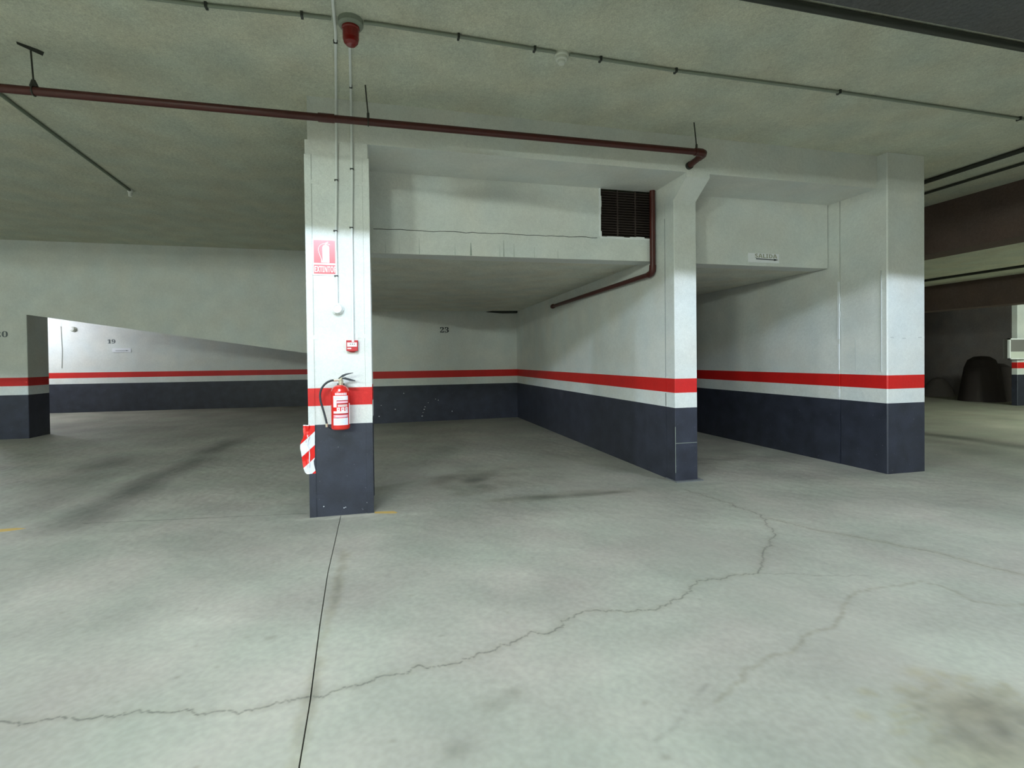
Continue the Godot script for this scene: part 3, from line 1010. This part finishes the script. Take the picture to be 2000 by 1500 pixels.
func column_fittings():
	# white sounder
	var o := thing("sounder", "round white sounder on the column below the EXTINTOR sign", "sounder", V(-0.366, 1.87, 4.962))
	var st := st_new()
	lathe(st, [[0.0, 0.0], [0.054, 0.0], [0.054, 0.018], [0.050, 0.026], [0.0, 0.026]], V(-0.366, 1.872, 4.962), V(0, 0, -1), 28)
	obj("base", st, M.plastic_white, o)
	st = st_new()
	lathe(st, [[0.0, 0.026], [0.047, 0.026], [0.040, 0.060], [0.036, 0.064], [0.030, 0.064], [0.027, 0.058], [0.014, 0.058], [0.012, 0.062], [0.0, 0.063]], V(-0.366, 1.872, 4.962), V(0, 0, -1), 28)
	obj("horn", st, M.plastic_white, o)
	obj("slot", box(-0.385, -0.347, 1.826, 1.829, 4.928, 4.94), M.conduit, o)
	# red manual call point
	o = thing("call_point", "small square red fire call point with white window at the foot of the right conduit", "call point", V(-0.243, 1.49, 4.962))
	st = st_new()
	var plan := rect_plan(-0.294, -0.194, 4.912, 4.962, 0.006)
	prism(st, plan, 1.494, 1.589)
	obj("housing", st, M.red_plastic, o)
	st = st_new()
	sweep(st, [V(-0.284, 1.494, 4.925), V(-0.204, 1.494, 4.925), V(-0.228, 1.481, 4.935), V(-0.260, 1.481, 4.935)], V(0, 0, 0.025))
	obj("key_lip", st, M.red_plastic, o)
	obj("window", box(-0.2855, -0.2025, 1.532, 1.569, 4.909, 4.914), M.white_print, o)
	for q in [[-0.262, 0.008], [-0.246, 0.010], [-0.228, 0.008]]:
		obj("arrow_mark", box(q[0], q[0] + q[1], 1.550, 1.558, 4.908, 4.910), M.ink, o)
	obj("inscription", box(-0.285, -0.251, 1.510, 1.520, 4.910, 4.913), M.white_print, o)
	obj("gland", box(-0.246, -0.226, 1.574, 1.594, 4.908, 4.955), M.plastic_white, o)
	# EXTINTOR sign
	o = thing("extinguisher_sign", "red and white EXTINTOR sign with a white extinguisher pictogram", "sign", V(-0.468, 2.18, 4.962))
	obj("panel", box(-0.572, -0.362, 2.176, 2.498, 4.9555, 4.962), M.white_print, o)
	obj("red_field", box(-0.5625, -0.3725, 2.283, 2.488, 4.9545, 4.9565), M.sign_red, o)
	obj("red_field", box(-0.5625, -0.3725, 2.187, 2.268, 4.9545, 4.9565), M.sign_red, o)
	st = st_new()
	sweep(st, [V(-0.488, 2.287, 4.955), V(-0.430, 2.287, 4.955), V(-0.430, 2.425, 4.955), V(-0.436, 2.440, 4.955), V(-0.452, 2.447, 4.955), V(-0.468, 2.447, 4.955), V(-0.482, 2.440, 4.955), V(-0.488, 2.425, 4.955)], V(0, 0, -0.0012))
	bx(st, -0.465, -0.453, 2.445, 2.458, 4.9538, 4.955)
	sweep(st, [V(-0.470, 2.455, 4.955), V(-0.452, 2.455, 4.955), V(-0.425, 2.447, 4.955), V(-0.424, 2.452, 4.955), V(-0.450, 2.461, 4.955), V(-0.437, 2.470, 4.955), V(-0.440, 2.474, 4.955), V(-0.462, 2.466, 4.955)], V(0, 0, -0.0012))
	var hose := []
	for q in [[-0.466, 2.459], [-0.485, 2.455], [-0.505, 2.445], [-0.519, 2.425], [-0.522, 2.400], [-0.517, 2.375], [-0.507, 2.345], [-0.496, 2.315]]:
		hose.append(V(q[0], q[1], 4.9548))
	tube(st, hose, 0.003, 8)
	sweep(st, [V(-0.499, 2.318, 4.955), V(-0.494, 2.318, 4.955), V(-0.489, 2.289, 4.955), V(-0.500, 2.289, 4.955)], V(0, 0, -0.0012))
	obj("pictogram", st, M.white_print, o)
	text("EXTINTOR", V(-0.4645, 2.2275, 4.9545), 0.054, M.white_print, o, "lettering", 0.187, true)


# flat raised lettering centred at a point, facing the camera's side of the garage
func text(s: String, at: Vector3, height: float, m: Material, parent: Node3D, n: String, width := 0.0, bold := true, serif := false) -> MeshInstance3D:
	var t := TextMesh.new()
	var fnt := SystemFont.new()
	fnt.font_names = PackedStringArray(["Droid Serif" if serif else "Droid Sans"])
	fnt.font_weight = 700 if bold else 400
	t.font = fnt
	t.text = s
	t.font_size = 64
	t.pixel_size = height / 46.0
	t.depth = 0.0015
	t.material = m
	var mi := MeshInstance3D.new()
	mi.mesh = t
	mi.name = n
	if parent == null:
		mi.name = numbered(n)
		add_child(mi, true)
		mi.position = at
	else:
		parent.add_child(mi, true)
		mi.position = at - parent.position
	if width > 0.0:
		var w := t.get_aabb().size.x
		mi.scale = Vector3(width / w, 1, 1)
	return mi


func extinguisher():
	var cx := -0.348
	var cd := 4.847
	var o := thing("fire_extinguisher", "red fire extinguisher with black hose and printed label hung on the column", "extinguisher", V(cx, 0.80, cd))
	var st := st_new()
	lathe(st, [[0.0, 0.0], [0.070, 0.0], [0.078, 0.008], [0.080, 0.02], [0.080, 0.318], [0.078, 0.338], [0.070, 0.358], [0.056, 0.375], [0.038, 0.386], [0.022, 0.392], [0.0, 0.392]], V(cx, 0.80, cd), Vector3.UP, 40)
	obj("cylinder", st, M.red_gloss, o)
	st = st_new()
	lathe(st, [[0.0, 0.385], [0.018, 0.385], [0.018, 0.402], [0.021, 0.405], [0.021, 0.428], [0.016, 0.434], [0.016, 0.452], [0.0, 0.452]], V(cx + 0.008, 0.80, cd), Vector3.UP, 20)
	tube(st, [V(cx + 0.008, 1.238, cd), V(cx - 0.052, 1.232, cd - 0.004)], 0.010, 12)
	obj("valve", st, M.brass, o)
	# grip levers
	st = st_new()
	sweep(st, [V(cx - 0.012, 1.247, cd - 0.010), V(cx + 0.03, 1.262, cd - 0.010), V(cx + 0.055, 1.277, cd - 0.010), V(cx + 0.112, 1.294, cd - 0.010), V(cx + 0.114, 1.299, cd - 0.010), V(cx + 0.050, 1.291, cd - 0.010), V(cx + 0.02, 1.280, cd - 0.010), V(cx - 0.012, 1.252, cd - 0.010)], V(0, 0, 0.022))
	obj("lever", st, M.black_rubber, o)
	st = st_new()
	sweep(st, [V(cx - 0.010, 1.243, cd - 0.011), V(cx + 0.035, 1.241, cd - 0.011), V(cx + 0.085, 1.226, cd - 0.011), V(cx + 0.132, 1.221, cd - 0.011), V(cx + 0.130, 1.229, cd - 0.011), V(cx + 0.085, 1.245, cd - 0.011), V(cx + 0.045, 1.258, cd - 0.011), V(cx - 0.010, 1.252, cd - 0.011)], V(0, 0, 0.024))
	obj("grip", st, M.black_rubber, o)
	st = st_new()
	tube(st, [V(cx + 0.014, 1.252, cd - 0.022), V(cx + 0.014, 1.252, cd + 0.02)], 0.006, 10)
	obj("safety_pin", st, M.brass, o)
	# hose
	st = st_new()
	var hp := []
	var cv := Curve3D.new()
	var raw := [[-0.400, 1.2325], [-0.420, 1.231], [-0.452, 1.218], [-0.482, 1.194], [-0.506, 1.158], [-0.5175, 1.118], [-0.518, 1.078], [-0.512, 1.04], [-0.500, 0.995], [-0.486, 0.945], [-0.474, 0.895], [-0.464, 0.848]]
	for k in raw.size():
		var p := V(raw[k][0], raw[k][1], cd + 0.02 * sin(PI * k / 11.0))
		var tn := Vector3.ZERO
		if k > 0 and k < raw.size() - 1:
			tn = V(raw[k + 1][0] - raw[k - 1][0], raw[k + 1][1] - raw[k - 1][1], 0) / 6.0
		cv.add_point(p, -tn, tn)
	for k in 37:
		hp.append(cv.sample_baked(cv.get_baked_length() * k / 36.0, true))
	tube(st, hp, 0.0092, 12)
	obj("hose", st, M.black_rubber, o)
	st = st_new()
	tube(st, [V(-0.4655, 0.853, cd), V(-0.4645, 0.822, cd)], 0.011, 12)
	obj("nozzle", st, M.brass, o)
	st = st_new()
	tube(st, [V(-0.456, 0.83, cd + 0.01), V(-0.43, 0.80, cd + 0.02), V(-0.415, 0.815, cd + 0.03)], 0.006, 8)
	obj("hose_clip", st, M.black_rubber, o)
	# wall hook behind
	obj("bracket", box(cx - 0.03, cx + 0.03, 1.06, 1.20, cd + 0.07, 4.9625), M.dark_metal, o)
	# printed label, a curved sheet
	st = st_new()
	var r := 0.0808
	for k in 24:
		var a0 := lerpf(-0.86, 1.12, k / 24.0)
		var a1 := lerpf(-0.86, 1.12, (k + 1) / 24.0)
		var p := []
		var n := []
		var uv := []
		for q in [[a0, 0.836], [a1, 0.836], [a1, 1.128], [a0, 1.128]]:
			var dir := V(sin(q[0] - 0.0), 0, -cos(q[0] - 0.0))
			p.append(V(cx, q[1], cd) + dir * r)
			n.append(dir)
			uv.append(Vector2((q[0] + 0.86) / 1.98, 1.0 - (q[1] - 0.836) / 0.292))
		smooth_quad(st, p, n, uv)
	obj("label_sheet", st, label_material(), o)
	# white seal strip down the right flank
	st = st_new()
	for q in [[1.25, 0.845, 1.03]]:
		var dir := V(sin(q[0]), 0, -cos(q[0]))
		tube(st, [V(cx, q[1], cd) + dir * 0.081, V(cx, q[2], cd) + dir * 0.081], 0.003, 6)
	obj("seal_strip", st, M.white_print, o)


func label_material() -> StandardMaterial3D:
	var w := 200
	var h := 300
	var im := Image.create(w, h, false, Image.FORMAT_RGB8)
	var red := Color(0.80, 0.12, 0.12)
	var dred := Color(0.62, 0.05, 0.10)
	var pink := Color(0.95, 0.75, 0.80)
	var white := Color(0.97, 0.95, 0.97)
	im.fill(Color(0.86, 0.10, 0.07))
	# heading
	for k in 7:
		im.fill_rect(Rect2i(38 + k * 19, 4, 15, 20), white)
		im.fill_rect(Rect2i(43 + k * 19, 11, 6, 3), red)
	im.fill_rect(Rect2i(14, 30, 172, 42), white)
	im.fill_rect(Rect2i(14, 72, 40, 60), white)
	for k in 4:
		im.fill_rect(Rect2i(24, 44 + k * 5, 60 + (k * 37) % 70, 2), Color(0.6, 0.6, 0.72))
	im.fill_rect(Rect2i(56, 70, 128, 5), dred)
	im.fill_rect(Rect2i(56, 78, 128, 18), pink)
	im.fill_rect(Rect2i(56, 98, 128, 8), dred)
	im.fill_rect(Rect2i(66, 108, 110, 22), Color(0.87, 0.78, 0.76))
	for k in 3:
		im.fill_rect(Rect2i(56 + k * 46, 135, 34, 32), white)
		im.fill_rect(Rect2i(66 + k * 46, 142, 14, 16), Color(0.85, 0.62, 0.62))
	im.fill_rect(Rect2i(14, 168, 170, 20), white)
	im.fill_rect(Rect2i(14, 190, 170, 8), dred)
	im.fill_rect(Rect2i(14, 200, 170, 26), Color(0.90, 0.60, 0.66))
	for k in 12:
		im.fill_rect(Rect2i(36 + k * 11, 208, 8, 9), white)
	im.fill_rect(Rect2i(50, 226, 30, 4), Color(0.3, 0.1, 0.15))
	im.fill_rect(Rect2i(150, 226, 20, 4), Color(0.3, 0.1, 0.15))
	im.fill_rect(Rect2i(12, 230, 172, 64), Color(0.92, 0.94, 0.98))
	for k in 4:
		im.fill_rect(Rect2i(36, 244 + k * 11, 90 + (k * 23) % 40, 2), Color(0.72, 0.74, 0.86))
	im.generate_mipmaps()
	var m := mat(Color(1, 1, 1), 0.35)
	m.albedo_texture = ImageTexture.create_from_image(im)
	return m


# red and white striped edge guard, torn and peeling, wrapped round the column's left corner
func hazard_guard():
	var o := thing("hazard_guard", "torn red and white striped edge guard on the column's lower left corner", "edge guard", V(-0.64, 0.4, 4.95))
	var w := 96
	var h := 256
	var im := Image.create(w, h, false, Image.FORMAT_RGB8)
	for y in h:
		for x in w:
			# stripes rise to the right; picture 0.135 m wide, 0.44 m high
			var mx := x / float(w) * 0.135
			var my := (1.0 - y / float(h)) * 0.44
			var s := fposmod(my - mx * 0.92 + 0.0934, 0.232)
			var c := Color(0.90, 0.90, 0.92) if s < 0.121 else Color(0.87, 0.09, 0.06)
			if my > 0.405:
				c = Color(0.87, 0.09, 0.06) if my < 0.432 else Color(0.92, 0.90, 0.90)
			im.set_pixel(x, y, c)
	im.generate_mipmaps()
	var m := mat(Color(1, 1, 1), 0.4)
	m.albedo_texture = ImageTexture.create_from_image(im)
	m.cull_mode = BaseMaterial3D.CULL_DISABLED
	# outline per height: left edge of the loose flap, right edge on the column's face
	var rows := [[0.396, -0.648, -0.574], [0.41, -0.664, -0.575], [0.447, -0.678, -0.582], [0.48, -0.684, -0.589], [0.51, -0.687, -0.591], [0.53, -0.689, -0.582], [0.562, -0.693, -0.580], [0.60, -0.697, -0.580], [0.622, -0.703, -0.580], [0.65, -0.7035, -0.579], [0.677, -0.699, -0.579], [0.70, -0.690, -0.578], [0.715, -0.678, -0.578], [0.735, -0.676, -0.578], [0.75, -0.672, -0.577], [0.777, -0.676, -0.577], [0.81, -0.677, -0.577], [0.836, -0.676, -0.576]]
	var st := st_new()
	var nx := 10
	var grid := []
	for k in rows.size():
		var row := []
		for i in nx + 1:
			var x := lerpf(rows[k][1], rows[k][2], i / float(nx))
			var out := maxf(0.0, -0.632 - x)
			# flat on the column's face, then springing off the corner towards the viewer
			var d := 4.9545 + out * 0.12 + 0.005 * sin(rows[k][0] * 40.0) * clampf(out * 30.0, 0, 1)
			if absf(x + 0.637) < 0.012:
				d -= 0.006 * (1.0 + sin(rows[k][0] * 55.0))
			row.append([V(x, rows[k][0], d), Vector2((x + 0.709) / 0.135, 1.0 - (rows[k][0] - 0.396) / 0.44)])
		grid.append(row)
	for k in rows.size() - 1:
		for i in nx:
			var p := []
			var uv := []
			for q in [grid[k][i], grid[k][i + 1], grid[k + 1][i + 1], grid[k + 1][i]]:
				p.append(q[0])
				uv.append(q[1])
			quad(st, p[0], p[1], p[2], p[3], V(0, 0, -1), uv)
			var back := []
			for q in p:
				back.append(q + V(0, 0, 0.0022))
			quad(st, back[0], back[1], back[2], back[3], V(0, 0, 1), uv)
	obj("striped_sheet", st, m, o)
	st = st_new()
	tube(st, [V(-0.638, 0.745, 4.949), V(-0.634, 0.70, 4.947), V(-0.640, 0.655, 4.946), V(-0.628, 0.62, 4.948), V(-0.623, 0.57, 4.948), V(-0.626, 0.52, 4.949), V(-0.629, 0.485, 4.951)], 0.0045, 6)
	obj("torn_crease", st, M.paper, o)


func signs():
	# stencilled numbers
	tag(text("23", V(1.452, 2.100, 12.072), 0.125, M.ink, null, "stencil_number", 0.2, true, true), "black stencilled number 23 on the bay's back wall", "number")
	tag(text("19", V(-7.66, 2.063, 17.755), 0.12, M.ink_soft, null, "stencil_number", 0.2, true, true), "faded stencilled number 19 on the distant wall below the ramp", "number")
	tag(text("20", V(-6.905, 1.985, 11.868), 0.11, M.ink_soft, null, "stencil_number", 0.2, true, true), "stencilled number on the banded column under the ramp's side", "number")
	# arrow label over the second bay
	var o := thing("arrow_label", "small white arrow label on the wall above the second bay", "label", V(4.745, 2.59, 5.648))
	obj("card", box(4.517, 4.976, 2.592, 2.708, 5.6455, 5.65), M.paper, o)
	var st := st_new()
	sweep(st, [V(4.63, 2.632, 5.645), V(4.90, 2.626, 5.645), V(4.90, 2.618, 5.645), V(4.965, 2.633, 5.645), V(4.90, 2.647, 5.645), V(4.90, 2.638, 5.645), V(4.63, 2.644, 5.645)], V(0, 0, -0.001))
	obj("arrow", st, M.ink, o)
	text("SALIDA", V(4.78, 2.675, 5.6445), 0.05, M.ink_tan, o, "lettering", 0.33)
	o = thing("arrow_label", "small white label with a thin arrow on the distant wall below the number 19", "label", V(-7.39, 1.74, 17.75))
	obj("card", box(-7.637, -7.152, 1.742, 1.86, 17.738, 17.76), M.paper, o)
	st = st_new()
	sweep(st, [V(-7.55, 1.782, 17.737), V(-7.28, 1.782, 17.737), V(-7.28, 1.772, 17.737), V(-7.21, 1.788, 17.737), V(-7.28, 1.804, 17.737), V(-7.28, 1.794, 17.737), V(-7.55, 1.794, 17.737)], V(0, 0, -0.002))
	obj("arrow", st, M.ink_soft, o)


func far_right():
	# hose cabinet on the far column
	var o := thing("hose_cabinet", "white framed glass-front hose cabinet on the distant column at the right edge", "cabinet", V(16.35, 1.25, 10.1))
	obj("back_box", box(16.02, 16.7, 1.27, 1.79, 10.06, 10.2), M.dark_box, o)
	for q in [[15.99, 16.72, 1.765, 1.80], [15.99, 16.72, 1.25, 1.275], [15.99, 16.03, 1.25, 1.80], [16.68, 16.72, 1.25, 1.80]]:
		obj("frame", box(q[0], q[1], q[2], q[3], 10.03, 10.08), M.white_print, o)
	obj("shelf_front", box(16.03, 16.68, 1.275, 1.45, 10.04, 10.06), M.plastic_cream, o)
	# dark covered bulk beside it
	var st := st_new()
	lathe(st, [[0.0, 1.34], [0.18, 1.32], [0.32, 1.22], [0.40, 1.0], [0.46, 0.6], [0.55, 0.0]], V(17.35, 0, 11.6), Vector3.UP, 14)
	lathe(st, [[0.0, 1.12], [0.25, 1.10], [0.42, 1.0], [0.50, 0.7], [0.6, 0.0]], V(17.95, 0, 11.7), Vector3.UP, 14)
	tag(obj("covered_heap", st, M.dark_cover), "dark bulky covered heap on the floor beside the hose cabinet", "heap")
	st = st_new()
	lathe(st, [[0.0, 0.62], [0.16, 0.58], [0.30, 0.40], [0.42, 0.15], [0.46, 0.0], [0.0, 0.0]], V(18.25, 0, 13.5), Vector3.UP, 9)
	tag(obj("grey_sack", st, M.dark_wall), "slumped grey sack at the foot of the far wall, just past the corner pillar", "sack")
